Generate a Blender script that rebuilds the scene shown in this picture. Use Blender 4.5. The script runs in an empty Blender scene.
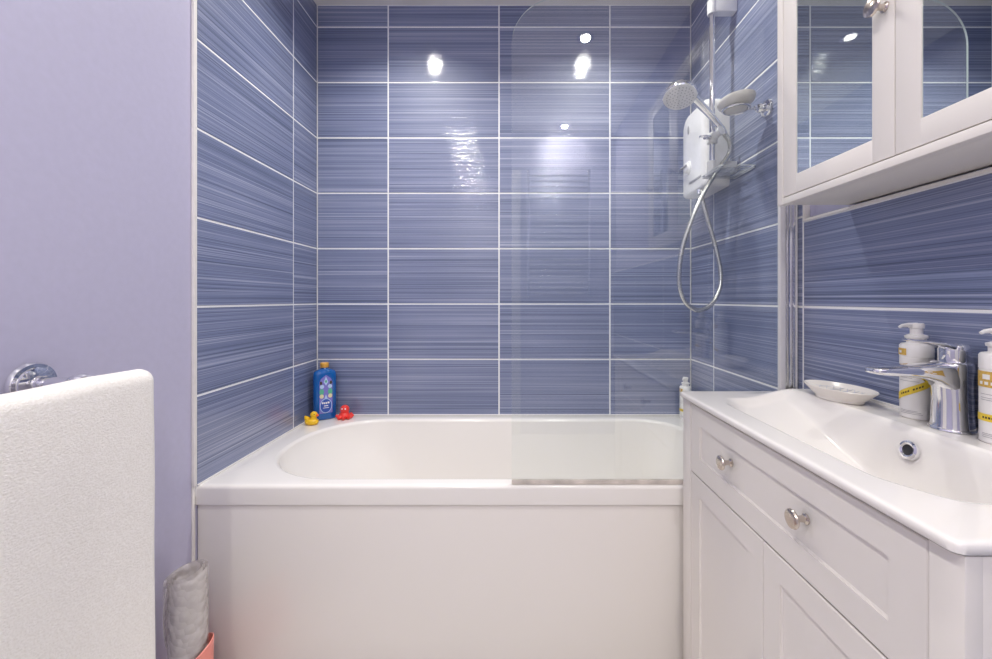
import bpy, bmesh, math, random
from math import pi, sin, cos, radians as R
from mathutils import Vector, Matrix

random.seed(7)
scene = bpy.context.scene
COL = scene.collection

# ------------------------------------------------------------------ camera
CAM_Z = 1.08
cam_d = bpy.data.cameras.new('camera')
cam_d.sensor_width = 36.0
cam_d.lens = 36.0 * 405.0 / 992.0
cam_d.shift_x = -17.0 / 992.0
cam_d.shift_y = -30.0 / 992.0
cam_d.clip_start = 0.02
cam = bpy.data.objects.new('camera', cam_d)
cam.location = (0, 0, CAM_Z)
cam.rotation_euler = (R(90), 0, 0)
COL.objects.link(cam)
scene.camera = cam

# ------------------------------------------------------------------ world, exposure
w = bpy.data.worlds.new('world')
scene.world = w
w.use_nodes = True
w.node_tree.nodes['Background'].inputs[0].default_value = (0.9, 0.93, 1.0, 1)
w.node_tree.nodes['Background'].inputs[1].default_value = 0.3
vs = scene.view_settings
vs.view_transform = 'Standard'
vs.look = 'None'
vs.gamma = 1.0
vs.use_curve_mapping = False
vs.exposure = 0.36
scene.display_settings.display_device = 'sRGB'
scene.cycles.max_bounces = 14
scene.cycles.diffuse_bounces = 6
scene.cycles.glossy_bounces = 6
scene.cycles.transparent_max_bounces = 16
scene.cycles.use_denoising = True
scene.cycles.sample_clamp_indirect = 6.0
scene.cycles.caustics_reflective = False
scene.cycles.caustics_refractive = False

# ------------------------------------------------------------------ room dimensions
XL, XR = -0.891, 0.809          # tiled faces, left and right
XLP, XRP = -0.8985, 0.821        # painted faces behind the tiles
YB = 1.842                      # tiled face of the end wall
YR = -0.95                      # wall behind the camera
ZC = 2.42
RIM = 0.555

LAMPS = [(-0.44, 1.405), (0.39, 1.405), (-0.43, 0.24), (0.37, 0.235), (-0.43, -0.70), (0.40, -0.82)]
LAMP_P = [4.5, 4.5, 6.6, 2.6, 7.5, 9.0]
for (lx, ly), lw_ in zip(LAMPS, LAMP_P):
    ld = bpy.data.lights.new('downlight_beam', 'AREA')
    ld.shape = 'DISK'
    ld.size = 0.046
    ld.energy = lw_
    ld.spread = R(128) if ly > 1 else R(170)
    ld.color = (1.0, 0.968, 0.895)
    lo = bpy.data.objects.new('downlight_beam', ld)
    lo.location = (lx, ly, ZC - 0.008)
    COL.objects.link(lo)

# ================================================================== helpers
def link(o, parent=None):
    COL.objects.link(o)
    if parent is not None:
        o.parent = parent
    return o

class MB:
    """collects shapes into one mesh object"""
    def __init__(self):
        self.bm = bmesh.new()
        self.mats = []
        self.mi = 0
    def mat(self, m):
        if m not in self.mats:
            self.mats.append(m)
        self.mi = self.mats.index(m)
        return self
    def _new(self, before):
        for f in self.bm.faces:
            if f.index == -1 or f not in before:
                pass
    def box(self, x0, x1, y0, y1, z0, z1, bev=0.0, seg=2):
        t = bmesh.new()
        bmesh.ops.create_cube(t, size=1.0)
        for v in t.verts:
            v.co = Vector(((x0 + x1) / 2 + v.co.x * (x1 - x0), (y0 + y1) / 2 + v.co.y * (y1 - y0), (z0 + z1) / 2 + v.co.z * (z1 - z0)))
        if bev > 0:
            bmesh.ops.bevel(t, geom=t.edges[:], offset=bev, segments=seg, profile=0.6, affect='EDGES')
        self.merge(t)
        return self
    def merge(self, t, M=None):
        if M is not None:
            t.transform(M)
        vm = {}
        for v in t.verts:
            vm[v] = self.bm.verts.new(v.co)
        for f in t.faces:
            try:
                nf = self.bm.faces.new([vm[v] for v in f.verts])
                nf.material_index = self.mi
                nf.smooth = True
            except ValueError:
                pass
        t.free()
    def lathe(self, prof, M=None, n=32, sx=1.0, sy=1.0, cap0=True, cap1=True):
        """prof = [(r, z)...] about local z"""
        t = bmesh.new()
        rings = []
        for (r, z) in prof:
            if r < 1e-6:
                rings.append([t.verts.new((0, 0, z))])
            else:
                rings.append([t.verts.new((r * cos(2 * pi * k / n) * sx, r * sin(2 * pi * k / n) * sy, z)) for k in range(n)])
        for a, b in zip(rings[:-1], rings[1:]):
            for k in range(n):
                k2 = (k + 1) % n
                if len(a) == 1 and len(b) == 1:
                    continue
                if len(a) == 1:
                    t.faces.new((a[0], b[k2], b[k]))
                elif len(b) == 1:
                    t.faces.new((a[k], a[k2], b[0]))
                else:
                    t.faces.new((a[k], a[k2], b[k2], b[k]))
        if cap0 and len(rings[0]) > 1:
            t.faces.new(rings[0][::-1])
        if cap1 and len(rings[-1]) > 1:
            t.faces.new(rings[-1])
        bmesh.ops.recalc_face_normals(t, faces=t.faces[:])
        self.merge(t, M)
        return self
    def tube(self, pts, r, n=12, closed=False, caps=True):
        pts = [Vector(p) for p in pts]
        t = bmesh.new()
        m = len(pts)
        rr = r if isinstance(r, (list, tuple)) else [r] * m
        rings = []
        prev = None
        for i, p in enumerate(pts):
            if closed:
                d = (pts[(i + 1) % m] - pts[i - 1]).normalized()
            else:
                d = (pts[min(i + 1, m - 1)] - pts[max(i - 1, 0)]).normalized()
            if prev is None:
                up = Vector((0, 0, 1)) if abs(d.z) < 0.9 else Vector((1, 0, 0))
                a = d.cross(up).normalized()
            else:
                a = (prev - d * prev.dot(d)).normalized()
            prev = a
            b = d.cross(a)
            rings.append([t.verts.new(p + (a * cos(2 * pi * k / n) + b * sin(2 * pi * k / n)) * rr[i]) for k in range(n)])
        for i in range(m if closed else m - 1):
            A, B = rings[i], rings[(i + 1) % m]
            for k in range(n):
                t.faces.new((A[k], A[(k + 1) % n], B[(k + 1) % n], B[k]))
        if caps and not closed:
            t.faces.new(rings[0][::-1])
            t.faces.new(rings[-1])
        bmesh.ops.recalc_face_normals(t, faces=t.faces[:])
        self.merge(t)
        return self
    def loft(self, rings, cap0=False, cap1=False, closed=True, M=None):
        t = bmesh.new()
        vr = [[t.verts.new(p) for p in ring] for ring in rings]
        n = len(vr[0])
        for a, b in zip(vr[:-1], vr[1:]):
            for k in range(n if closed else n - 1):
                t.faces.new((a[k], a[(k + 1) % n], b[(k + 1) % n], b[k]))
        if cap0:
            t.faces.new(vr[0][::-1])
        if cap1:
            t.faces.new(vr[-1])
        bmesh.ops.recalc_face_normals(t, faces=t.faces[:])
        self.merge(t, M)
        return self
    def ball(self, c, rx, ry=None, rz=None, M=None, seg=20):
        ry = ry or rx
        rz = rz or rx
        t = bmesh.new()
        bmesh.ops.create_uvsphere(t, u_segments=seg, v_segments=seg // 2 + 2, radius=1.0)
        for v in t.verts:
            v.co = Vector((v.co.x * rx, v.co.y * ry, v.co.z * rz))
        if M is not None:
            t.transform(M)
        t.transform(Matrix.Translation(c))
        self.merge(t)
        return self
    def build(self, name, parent=None, sharp=35, loc=None):
        me = bpy.data.meshes.new(name)
        self.bm.normal_update()
        for e in self.bm.edges:
            if len(e.link_faces) == 2 and e.calc_face_angle(0) > R(sharp):
                e.smooth = False
        for m in self.mats:
            me.materials.append(m)
        if loc is not None:
            self.bm.transform(Matrix.Translation(-Vector(loc)))
        self.bm.to_mesh(me)
        self.bm.free()
        o = bpy.data.objects.new(name, me)
        if loc is not None:
            o.location = loc
        return link(o, parent)

def thing(name, label, cat, loc=(0, 0, 0), group=None, rz=0.0):
    o = bpy.data.objects.new(name, None)
    o.empty_display_size = 0.05
    o.location = loc
    o.rotation_euler = (0, 0, rz)
    link(o)
    return tag(o, label, cat, group)

def tag(o, label, cat, group=None):
    o['label'] = label
    o['category'] = cat
    if group:
        o['group'] = group
    return o

def structure(o):
    o['kind'] = 'structure'
    return o

def rrect(x0, x1, y0, y1, z, rad, k=8, m=8):
    """rounded rectangle ring, rad = (x0y0, x1y0, x1y1, x0y1) radii; constant topology"""
    if not isinstance(rad, (tuple, list)):
        rad = (rad,) * 4
    r = rad
    cs = [(x0 + r[0], y0 + r[0], pi, r[0]), (x1 - r[1], y0 + r[1], 1.5 * pi, r[1]),
          (x1 - r[2], y1 - r[2], 0, r[2]), (x0 + r[3], y1 - r[3], 0.5 * pi, r[3])]
    pts = []
    for i, (cx, cy, a0, rr) in enumerate(cs):
        arc = [Vector((cx + rr * cos(a0 + 0.5 * pi * j / k), cy + rr * sin(a0 + 0.5 * pi * j / k), z)) for j in range(k + 1)]
        pts += arc
        ncx, ncy, na, nr = cs[(i + 1) % 4]
        nxt = Vector((ncx + nr * cos(na), ncy + nr * sin(na), z))
        for j in range(1, m):
            pts.append(arc[-1].lerp(nxt, j / m))
    return pts

def sstep(a, b, x):
    t = max(0.0, min(1.0, (x - a) / (b - a)))
    return t * t * (3 - 2 * t)

def catmull(pts, sub=8):
    pts = [Vector(p) for p in pts]
    out = []
    P = [pts[0] * 2 - pts[1]] + pts + [pts[-1] * 2 - pts[-2]]
    for i in range(1, len(P) - 2):
        for s in range(sub):
            t = s / sub
            a, b, c, d = P[i - 1], P[i], P[i + 1], P[i + 2]
            out.append(0.5 * ((2 * b) + (c - a) * t + (2 * a - 5 * b + 4 * c - d) * t * t + (3 * b - a - 3 * c + d) * t ** 3))
    out.append(pts[-1])
    return out

def axis_M(origin, direction):
    """maps local z to direction, at origin"""
    q = Vector((0, 0, 1)).rotation_difference(Vector(direction).normalized())
    return Matrix.Translation(origin) @ q.to_matrix().to_4x4()

# ================================================================== materials
def mat(name, base, rough=0.4, metal=0.0, spec=0.5, coat=0.0, bump=0.0, bscale=100.0, var=0.0, trans=0.0, ior=1.45, sss=0.0, sheen=0.0):
    m = bpy.data.materials.new(name)
    m.use_nodes = True
    nt = m.node_tree
    b = nt.nodes['Principled BSDF']
    b.inputs['Base Color'].default_value = (*base, 1)
    b.inputs['Roughness'].default_value = rough
    b.inputs['Metallic'].default_value = metal
    b.inputs['Specular IOR Level'].default_value = spec
    b.inputs['Coat Weight'].default_value = coat
    b.inputs['Coat Roughness'].default_value = 0.05
    b.inputs['Transmission Weight'].default_value = trans
    b.inputs['IOR'].default_value = ior
    b.inputs['Sheen Weight'].default_value = sheen
    tc = nt.nodes.new('ShaderNodeTexCoord')
    n = nt.nodes.new('ShaderNodeTexNoise')
    n.inputs['Scale'].default_value = bscale
    n.inputs['Detail'].default_value = 4
    nt.links.new(tc.outputs['Object'], n.inputs['Vector'])
    if var > 0:
        cr = nt.nodes.new('ShaderNodeValToRGB')
        cr.color_ramp.elements[0].position = 0.3
        cr.color_ramp.elements[1].position = 0.7
        cr.color_ramp.elements[0].color = (*[c * (1 - var) for c in base], 1)
        cr.color_ramp.elements[1].color = (*[min(1, c * (1 + var)) for c in base], 1)
        nt.links.new(n.outputs['Fac'], cr.inputs['Fac'])
        nt.links.new(cr.outputs['Color'], b.inputs['Base Color'])
    if bump > 0:
        bp = nt.nodes.new('ShaderNodeBump')
        bp.inputs['Strength'].default_value = bump
        bp.inputs['Distance'].default_value = 0.002
        nt.links.new(n.outputs['Fac'], bp.inputs['Height'])
        nt.links.new(bp.outputs['Normal'], b.inputs['Normal'])
    return m

def tile_material():
    m = bpy.data.materials.new('streaked_blue_tile')
    m.use_nodes = True
    nt = m.node_tree
    N, L = nt.nodes, nt.links
    b = N['Principled BSDF']
    geo = N.new('ShaderNodeNewGeometry')
    sp = N.new('ShaderNodeSeparateXYZ')
    L.new(geo.outputs['Position'], sp.inputs[0])
    at = N.new('ShaderNodeAttribute')
    at.attribute_name = 'tile_id'
    add = N.new('ShaderNodeMath'); add.operation = 'ADD'
    L.new(sp.outputs['X'], add.inputs[0]); L.new(sp.outputs['Y'], add.inputs[1])
    def streak(su, sz, so, detail, rough):
        a = N.new('ShaderNodeMath'); a.operation = 'MULTIPLY'; a.inputs[1].default_value = su
        L.new(add.outputs[0], a.inputs[0])
        z = N.new('ShaderNodeMath'); z.operation = 'MULTIPLY'; z.inputs[1].default_value = sz
        L.new(sp.outputs['Z'], z.inputs[0])
        k = N.new('ShaderNodeMath'); k.operation = 'MULTIPLY'; k.inputs[1].default_value = so
        L.new(at.outputs['Fac'], k.inputs[0])
        c = N.new('ShaderNodeCombineXYZ')
        L.new(a.outputs[0], c.inputs[0]); L.new(z.outputs[0], c.inputs[1]); L.new(k.outputs[0], c.inputs[2])
        n = N.new('ShaderNodeTexNoise')
        n.inputs['Scale'].default_value = 1.0
        n.inputs['Detail'].default_value = detail
        n.inputs['Roughness'].default_value = rough
        L.new(c.outputs[0], n.inputs['Vector'])
        return n
    n1 = streak(0.40, 165.0, 31.0, 3.0, 0.7)
    n2 = streak(0.7, 420.0, 57.0, 2.0, 0.6)
    n3 = streak(1.6, 7.0, 11.0, 1.0, 0.5)
    mx = N.new('ShaderNodeMix'); mx.data_type = 'FLOAT'
    mx.inputs[0].default_value = 0.5
    L.new(n1.outputs['Fac'], mx.inputs[2]); L.new(n2.outputs['Fac'], mx.inputs[3])
    mx2 = N.new('ShaderNodeMix'); mx2.data_type = 'FLOAT'
    mx2.inputs[0].default_value = 0.10
    L.new(mx.outputs[0], mx2.inputs[2]); L.new(n3.outputs['Fac'], mx2.inputs[3])
    cr = N.new('ShaderNodeValToRGB')
    e = cr.color_ramp.elements
    e[0].position = 0.37; e[0].color = (0.060, 0.082, 0.158, 1)
    e[1].position = 0.66; e[1].color = (0.46, 0.49, 0.62, 1)
    k = e.new(0.44); k.color = (0.126, 0.156, 0.272, 1)
    k = e.new(0.53); k.color = (0.200, 0.232, 0.375, 1)
    L.new(mx2.outputs[0], cr.inputs['Fac'])
    L.new(cr.outputs['Color'], b.inputs['Base Color'])
    b.inputs['Roughness'].default_value = 0.48
    b.inputs['Specular IOR Level'].default_value = 0.6
    b.inputs['Coat Weight'].default_value = 1.0
    b.inputs['Coat Roughness'].default_value = 0.045
    bp = N.new('ShaderNodeBump')
    bp.inputs['Strength'].default_value = 0.8
    bp.inputs['Distance'].default_value = 0.0012
    L.new(n1.outputs['Fac'], bp.inputs['Height'])
    L.new(bp.outputs['Normal'], b.inputs['Normal'])
    bp2 = N.new('ShaderNodeBump')
    bp2.inputs['Strength'].default_value = 0.45
    bp2.inputs['Distance'].default_value = 0.0010
    L.new(n1.outputs['Fac'], bp2.inputs['Height'])
    L.new(bp2.outputs['Normal'], b.inputs['Coat Normal'])
    return m

def glass_material(name, tint, edge=False):
    m = bpy.data.materials.new(name)
    m.use_nodes = True
    nt = m.node_tree
    N, L = nt.nodes, nt.links
    N.remove(N['Principled BSDF'])
    out = N['Material Output']
    lw = N.new('ShaderNodeLayerWeight'); lw.inputs['Blend'].default_value = 0.5
    p = N.new('ShaderNodeMath'); p.operation = 'POWER'; p.inputs[1].default_value = 5.0
    L.new(lw.outputs['Facing'], p.inputs[0])
    q = N.new('ShaderNodeMath'); q.operation = 'MULTIPLY_ADD'; q.inputs[1].default_value = 0.95; q.inputs[2].default_value = 0.062
    L.new(p.outputs[0], q.inputs[0])
    tr = N.new('ShaderNodeBsdfTransparent'); tr.inputs['Color'].default_value = (*tint, 1)
    gl = N.new('ShaderNodeBsdfGlossy'); gl.inputs['Roughness'].default_value = 0.0
    gl.inputs['Color'].default_value = (1, 1, 1, 1)
    ms = N.new('ShaderNodeMixShader')
    L.new(q.outputs[0], ms.inputs[0]); L.new(tr.outputs[0], ms.inputs[1]); L.new(gl.outputs[0], ms.inputs[2])
    L.new(ms.outputs[0], out.inputs['Surface'])
    return m

M = {}
M['tile'] = tile_material()
M['grout'] = mat('white_grout', (0.88, 0.88, 0.88), 0.6, bump=0.2, bscale=400)
M['lavender'] = mat('lavender_wall_paint', (0.485, 0.468, 0.615), 0.55, bump=0.12, bscale=60, var=0.02)
M['white_paint'] = mat('white_ceiling_paint', (0.90, 0.87, 0.83), 0.7, bump=0.05, bscale=80)
M['trim'] = mat('cream_tile_trim', (0.80, 0.77, 0.74), 0.4, var=0.03, bscale=50)
M['floor'] = mat('grey_floor_tile', (0.72, 0.70, 0.67), 0.35, var=0.05, bscale=12, bump=0.1)
M['acrylic'] = mat('white_bath_acrylic', (0.84, 0.81, 0.78), 0.16, spec=0.5)
M['panel'] = mat('white_bath_panel_gloss', (0.80, 0.762, 0.725), 0.18)
M['ceramic'] = mat('white_basin_ceramic', (0.80, 0.77, 0.745), 0.10, spec=0.5)
M['cabinet'] = mat('white_satin_cabinet_paint', (0.78, 0.74, 0.70), 0.38)
M['gap'] = mat('dark_cabinet_gap', (0.16, 0.14, 0.15), 0.8)
M['chrome'] = mat('polished_chrome', (0.86, 0.86, 0.88), 0.06, metal=1.0)
M['satin_chrome'] = mat('satin_chrome', (0.72, 0.72, 0.70), 0.22, metal=1.0)
M['nickel'] = mat('brushed_warm_nickel', (0.62, 0.55, 0.49), 0.22, metal=1.0)
M['mirror'] = mat('silvered_mirror', (0.74, 0.80, 0.79), 0.0, metal=1.0)
M['glass'] = glass_material('clear_screen_glass', (0.975, 0.99, 0.985))
M['glass_edge'] = mat('green_glass_edge', (0.80, 0.86, 0.84), 0.1)
M['clear'] = glass_material('clear_acrylic', (0.93, 0.94, 0.95))
M['clear_edge'] = mat('frosted_acrylic_edge', (0.72, 0.74, 0.78), 0.2)
M['plastic'] = mat('white_gloss_plastic', (0.82, 0.81, 0.82), 0.25)
M['grey_plastic'] = mat('grey_plastic', (0.33, 0.33, 0.36), 0.35)
M['dark'] = mat('dark_hole', (0.03, 0.03, 0.035), 0.4)
M['seal'] = mat('grimy_seal_strip', (0.60, 0.54, 0.49), 0.5, var=0.28, bscale=14)
M['white_seal'] = mat('white_silicone', (0.82, 0.80, 0.80), 0.5)
M['hose'] = mat('ribbed_hose_metal', (0.62, 0.62, 0.60), 0.25, metal=0.9)
M['bottle_white'] = mat('white_bottle_plastic', (0.84, 0.82, 0.80), 0.35)
M['yellow'] = mat('yellow_label_paper', (0.85, 0.62, 0.06), 0.5, var=0.08, bscale=120)
M['gold'] = mat('ochre_label_paper', (0.62, 0.40, 0.09), 0.5, var=0.15, bscale=300)
M['print'] = mat('grey_print', (0.42, 0.41, 0.42), 0.6)
M['ink'] = mat('dark_ink', (0.05, 0.04, 0.02), 0.6)
M['stone'] = mat('offwhite_soap_dish_glaze', (0.80, 0.76, 0.71), 0.25)
M['lattice'] = mat('grey_lattice_glaze', (0.55, 0.56, 0.60), 0.3)
M['duck'] = mat('yellow_rubber', (0.85, 0.52, 0.02), 0.3)
M['orange'] = mat('orange_rubber', (0.85, 0.14, 0.02), 0.3)
M['red'] = mat('red_rubber', (0.80, 0.045, 0.035), 0.28)
M['cap_gold'] = mat('amber_cap', (0.70, 0.36, 0.06), 0.35)
M['coral'] = mat('coral_plastic', (0.86, 0.30, 0.25), 0.35)
M['label_blue'] = mat('label_deep_blue', (0.03, 0.09, 0.42), 0.4)
M['label_pale'] = mat('label_pale_blue', (0.45, 0.60, 0.80), 0.4)
M['label_green'] = mat('label_green', (0.10, 0.42, 0.28), 0.4)
M['label_cream'] = mat('label_cream', (0.72, 0.66, 0.40), 0.4)
M['label_violet'] = mat('label_violet', (0.20, 0.18, 0.55), 0.4)
M['door'] = mat('white_door_paint', (0.78, 0.76, 0.76), 0.35)

def blue_liquid():
    m = mat('blue_bath_liquid', (0.0, 0.095, 0.37), 0.08, spec=0.6, coat=0.5)
    return m
M['blue'] = blue_liquid()

def towel_material():
    m = bpy.data.materials.new('white_terry')
    m.use_nodes = True
    nt = m.node_tree
    N, L = nt.nodes, nt.links
    b = N['Principled BSDF']
    b.inputs['Roughness'].default_value = 0.95
    b.inputs['Sheen Weight'].default_value = 0.3
    tc = N.new('ShaderNodeTexCoord')
    mp = N.new('ShaderNodeMapping'); mp.inputs['Scale'].default_value = (1, 1, 1.5)
    L.new(tc.outputs['Object'], mp.inputs[0])
    n = N.new('ShaderNodeTexNoise'); n.inputs['Scale'].default_value = 240; n.inputs['Detail'].default_value = 5; n.inputs['Roughness'].default_value = 0.6
    L.new(mp.outputs[0], n.inputs['Vector'])
    n2 = N.new('ShaderNodeTexNoise'); n2.inputs['Scale'].default_value = 9; n2.inputs['Detail'].default_value = 2
    L.new(tc.outputs['Object'], n2.inputs['Vector'])
    cr = N.new('ShaderNodeValToRGB')
    cr.color_ramp.elements[0].position = 0.3; cr.color_ramp.elements[0].color = (0.85, 0.81, 0.76, 1)
    cr.color_ramp.elements[1].position = 0.65; cr.color_ramp.elements[1].color = (0.96, 0.93, 0.89, 1)
    L.new(n.outputs['Fac'], cr.inputs['Fac'])
    L.new(cr.outputs['Color'], b.inputs['Base Color'])
    bp = N.new('ShaderNodeBump'); bp.inputs['Strength'].default_value = 0.7; bp.inputs['Distance'].default_value = 0.003
    L.new(n.outputs['Fac'], bp.inputs['Height'])
    L.new(bp.outputs['Normal'], b.inputs['Normal'])
    return m
M['towel'] = towel_material()

def film_material():
    m = bpy.data.materials.new('translucent_bubbled_film')
    m.use_nodes = True
    nt = m.node_tree
    N, L = nt.nodes, nt.links
    b = N['Principled BSDF']
    b.inputs['Base Color'].default_value = (0.88, 0.85, 0.83, 1)
    b.inputs['Roughness'].default_value = 0.22
    tc = N.new('ShaderNodeTexCoord')
    v = N.new('ShaderNodeTexVoronoi'); v.inputs['Scale'].default_value = 55
    L.new(tc.outputs['Object'], v.inputs['Vector'])
    bp = N.new('ShaderNodeBump'); bp.inputs['Strength'].default_value = 1.0; bp.inputs['Distance'].default_value = 0.006
    bp.invert = True
    L.new(v.outputs['Distance'], bp.inputs['Height'])
    L.new(bp.outputs['Normal'], b.inputs['Normal'])
    tr = N.new('ShaderNodeBsdfTransparent'); tr.inputs['Color'].default_value = (0.95, 0.94, 0.94, 1)
    ms = N.new('ShaderNodeMixShader'); ms.inputs[0].default_value = 0.38
    L.new(tr.outputs[0], ms.inputs[1]); L.new(b.outputs[0], ms.inputs[2])
    L.new(ms.outputs[0], N['Material Output'].inputs['Surface'])
    return m
M['film'] = film_material()
lens = bpy.data.materials.new('lit_lamp_lens')
lens.use_nodes = True
lb = lens.node_tree.nodes['Principled BSDF']
lb.inputs['Emission Color'].default_value = (1, 0.96, 0.92, 1)
lb.inputs['Emission Strength'].default_value = 30.0
M['lens'] = lens

# ================================================================== room shell
Z_LINES = [RIM - 0.03] + [1.0595 + 0.252 * k for k in range(-1, 6)] + [ZC]     # horizontal grout lines
G = 0.0030          # half grout width
def tiled_wall(name, axis, face, depth, u_lines, z_lines, flip, open_from=None):
    """axis 'x' : wall facing along y, u runs along x ; axis 'y' : wall facing along x, u runs along y.
    face = tiled surface, depth = signed tile thickness into the wall"""
    bm = bmesh.new()
    lay = bm.faces.layers.float.new('tile_id')
    def P(u, d, z):
        return (u, face + d, z) if axis == 'x' else (face + d, u, z)
    def quad(a, mi, tid=0.0):
        f = bm.faces.new([bm.verts.new(p) for p in a])
        f.material_index = mi
        f[lay] = tid
        return f
    b = 0.0012
    gd = math.copysign(0.0014, depth)
    u0, u1, z0, z1 = u_lines[0], u_lines[-1], z_lines[0], z_lines[-1]
    quad([P(u0, gd, z0), P(u1, gd, z0), P(u1, gd, z1), P(u0, gd, z1)], 1)
    quad([P(u0, depth, z0), P(u0, depth, z1), P(u1, depth, z1), P(u1, depth, z0)], 1)
    quad([P(u0, gd, z1), P(u1, gd, z1), P(u1, depth, z1), P(u0, depth, z1)], 1)
    quad([P(u0, gd, z0), P(u0, gd, z1), P(u0, depth, z1), P(u0, depth, z0)], 1)
    quad([P(u1, gd, z0), P(u1, gd, z1), P(u1, depth, z1), P(u1, depth, z0)], 1)
    for i in range(len(u_lines) - 1):
        for j in range(len(z_lines) - 1):
            a0, a1 = u_lines[i] + G, u_lines[i + 1] - G
            c0, c1 = z_lines[j] + G, z_lines[j + 1] - G
            if a1 - a0 < 0.004 or c1 - c0 < 0.004:
                continue
            tid = random.random()
            q = [(a0, c0), (a1, c0), (a1, c1), (a0, c1)]
            qi = [(a0 + b, c0 + b), (a1 - b, c0 + b), (a1 - b, c1 - b), (a0 + b, c1 - b)]
            quad([P(u, 0, z) for u, z in qi], 0, tid)
            for k in range(4):
                k2 = (k + 1) % 4
                quad([P(q[k][0], gd, q[k][1]), P(q[k2][0], gd, q[k2][1]), P(qi[k2][0], 0, qi[k2][1]), P(qi[k][0], 0, qi[k][1])], 0, tid)
    me = bpy.data.meshes.new(name)
    me.materials.append(M['tile']); me.materials.append(M['grout'])
    bm.to_mesh(me); bm.free()
    o = bpy.data.objects.new(name, me)
    link(o)
    return structure(o)

tiled_wall('wall_back', 'x', YB, 0.014, [XL, -0.568, -0.0636, 0.441, XR], Z_LINES, False)
tiled_wall('wall_left', 'y', XL, -0.014, [1.141, 1.645, YB], Z_LINES, False)
tiled_wall('wall_right', 'y', XR, 0.014, [1.1305, 1.634, YB], Z_LINES, False)
half = [0.0] + [1.0595 + 0.252 * k for k in range(-4, 1)] + [1.2972]
tiled_wall('wall_right', 'y', XR, 0.012, [YR, -0.38, 0.123, 0.627, 1.1305], half, False)
# blunt bodies of plaster behind
b = MB().mat(M['lavender']); b.box(XLP - 0.12, XLP, YR, YB + 0.12, 0, ZC); structure(b.build('wall_left'))
b = MB().mat(M['lavender']); b.box(XRP + 0.003, XRP + 0.12, YR, YB + 0.12, 0, ZC); structure(b.build('wall_right'))
b = MB().mat(M['white_paint']); b.box(XLP - 0.12, XRP + 0.12, YB + 0.015, YB + 0.13, 0, ZC); structure(b.build('wall_back'))
b = MB().mat(M['lavender']); b.box(XLP - 0.12, XRP + 0.12, YR - 0.12, YR, 0, ZC); structure(b.build('wall_rear'))
b = MB().mat(M['white_paint']); b.box(XLP - 0.12, XRP + 0.12, YR - 0.12, YB + 0.13, ZC, ZC + 0.1); structure(b.build('ceiling'))
# floor with joints
b = MB().mat(M['grout']); b.box(XLP - 0.12, XRP + 0.12, YR - 0.12, YB + 0.13, -0.1, -0.002)
b.mat(M['floor'])
for i in range(6):
    for j in range(10):
        x0, y0 = XLP + i * 0.3, YR + j * 0.3
        b.box(x0 + 0.002, min(x0 + 0.298, XRP), y0 + 0.002, min(y0 + 0.298, YB), -0.003, 0.0)
structure(b.build('floor'))
# trims
b = MB().mat(M['trim'])
b.box(XLP, XL + 0.001, 1.131, 1.141, RIM + 0.001, ZC, 0.001); b.box(XLP, XLP + 0.004, 1.131, 1.141, 0.0, RIM, 0.001)
structure(b.build('trim_1'))
b = MB().mat(M['trim'])
b.box(XR - 0.0015, XRP + 0.003, YR, 1.1305, 1.2968, 1.3038, 0.001)
b.mat(M['grey_plastic']).box(XR + 0.002, XRP + 0.003, YR, 1.1305, 1.3038, 1.3050)
structure(b.build('trim_2'))
b = MB().mat(M['trim']); b.box(XR - 0.001, XRP + 0.003, 1.1225, 1.1305, 1.3050, ZC, 0.001); structure(b.build('trim_3'))
# sealant line along the bath
b = MB().mat(M['white_seal'])
b.box(XL, XL + 0.004, 1.142, YB, RIM, RIM + 0.004, 0.0015); b.box(XL, XR, YB - 0.004, YB, RIM, RIM + 0.004, 0.0015)
b.box(XR - 0.004, XR, 1.142, YB, RIM, RIM + 0.004, 0.0015)
structure(b.build('trim_4'))
# door behind the camera
b = MB().mat(M['door'])
b.box(-0.78, -0.02, YR, YR + 0.012, 0.0, 2.03, 0.003)
b.box(-0.86, -0.78, YR, YR + 0.03, 0, 2.11, 0.004); b.box(-0.02, 0.06, YR, YR + 0.03, 0, 2.11, 0.004); b.box(-0.86, 0.06, YR, YR + 0.031, 2.03, 2.11, 0.004)
for z0, z1 in ((0.2, 0.9), (1.05, 1.9)):
    for x0, x1 in ((-0.68, -0.44), (-0.36, -0.12)):
        b.box(x0, x1, YR + 0.006, YR + 0.018, z0, z1, 0.006)
dr = structure(b.build('door_1'))
b = MB().mat(M['chrome'])
b.lathe([(0.025, 0), (0.025, 0.006), (0.009, 0.008), (0.009, 0.045), (0, 0.047)], axis_M((-0.09, YR + 0.012, 1.0), (0, 1, 0)), 20)
b.tube([(-0.09, YR + 0.05, 1.0), (-0.14, YR + 0.052, 1.0), (-0.20, YR + 0.05, 0.995)], 0.008)
b.build('door_handle', dr)

# ceiling lamps
lamp0 = None
for i, (lx, ly) in enumerate(LAMPS):
    if lamp0 is None:
        lamp0 = thing('ceiling_light', 'small round recessed downlight with chrome rim in the white ceiling', 'light', (lx, ly, ZC), 'recessed downlights in the ceiling')
        b = MB().mat(M['chrome']); b.lathe([(0.044, -0.001), (0.045, -0.004), (0.041, -0.005), (0.030, -0.002), (0.025, -0.001)], None, 32, cap0=False, cap1=False); b.build('rim', lamp0)
        b = MB().mat(M['lens']); b.lathe([(0, -0.002), (0.025, -0.002)], None, 32, cap1=False); b.build('lens', lamp0)
    else:
        r = lamp0.copy(); link(r); r.location = (lx, ly, ZC)
        for c in lamp0.children:
            d = c.copy(); link(d, r)

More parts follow.
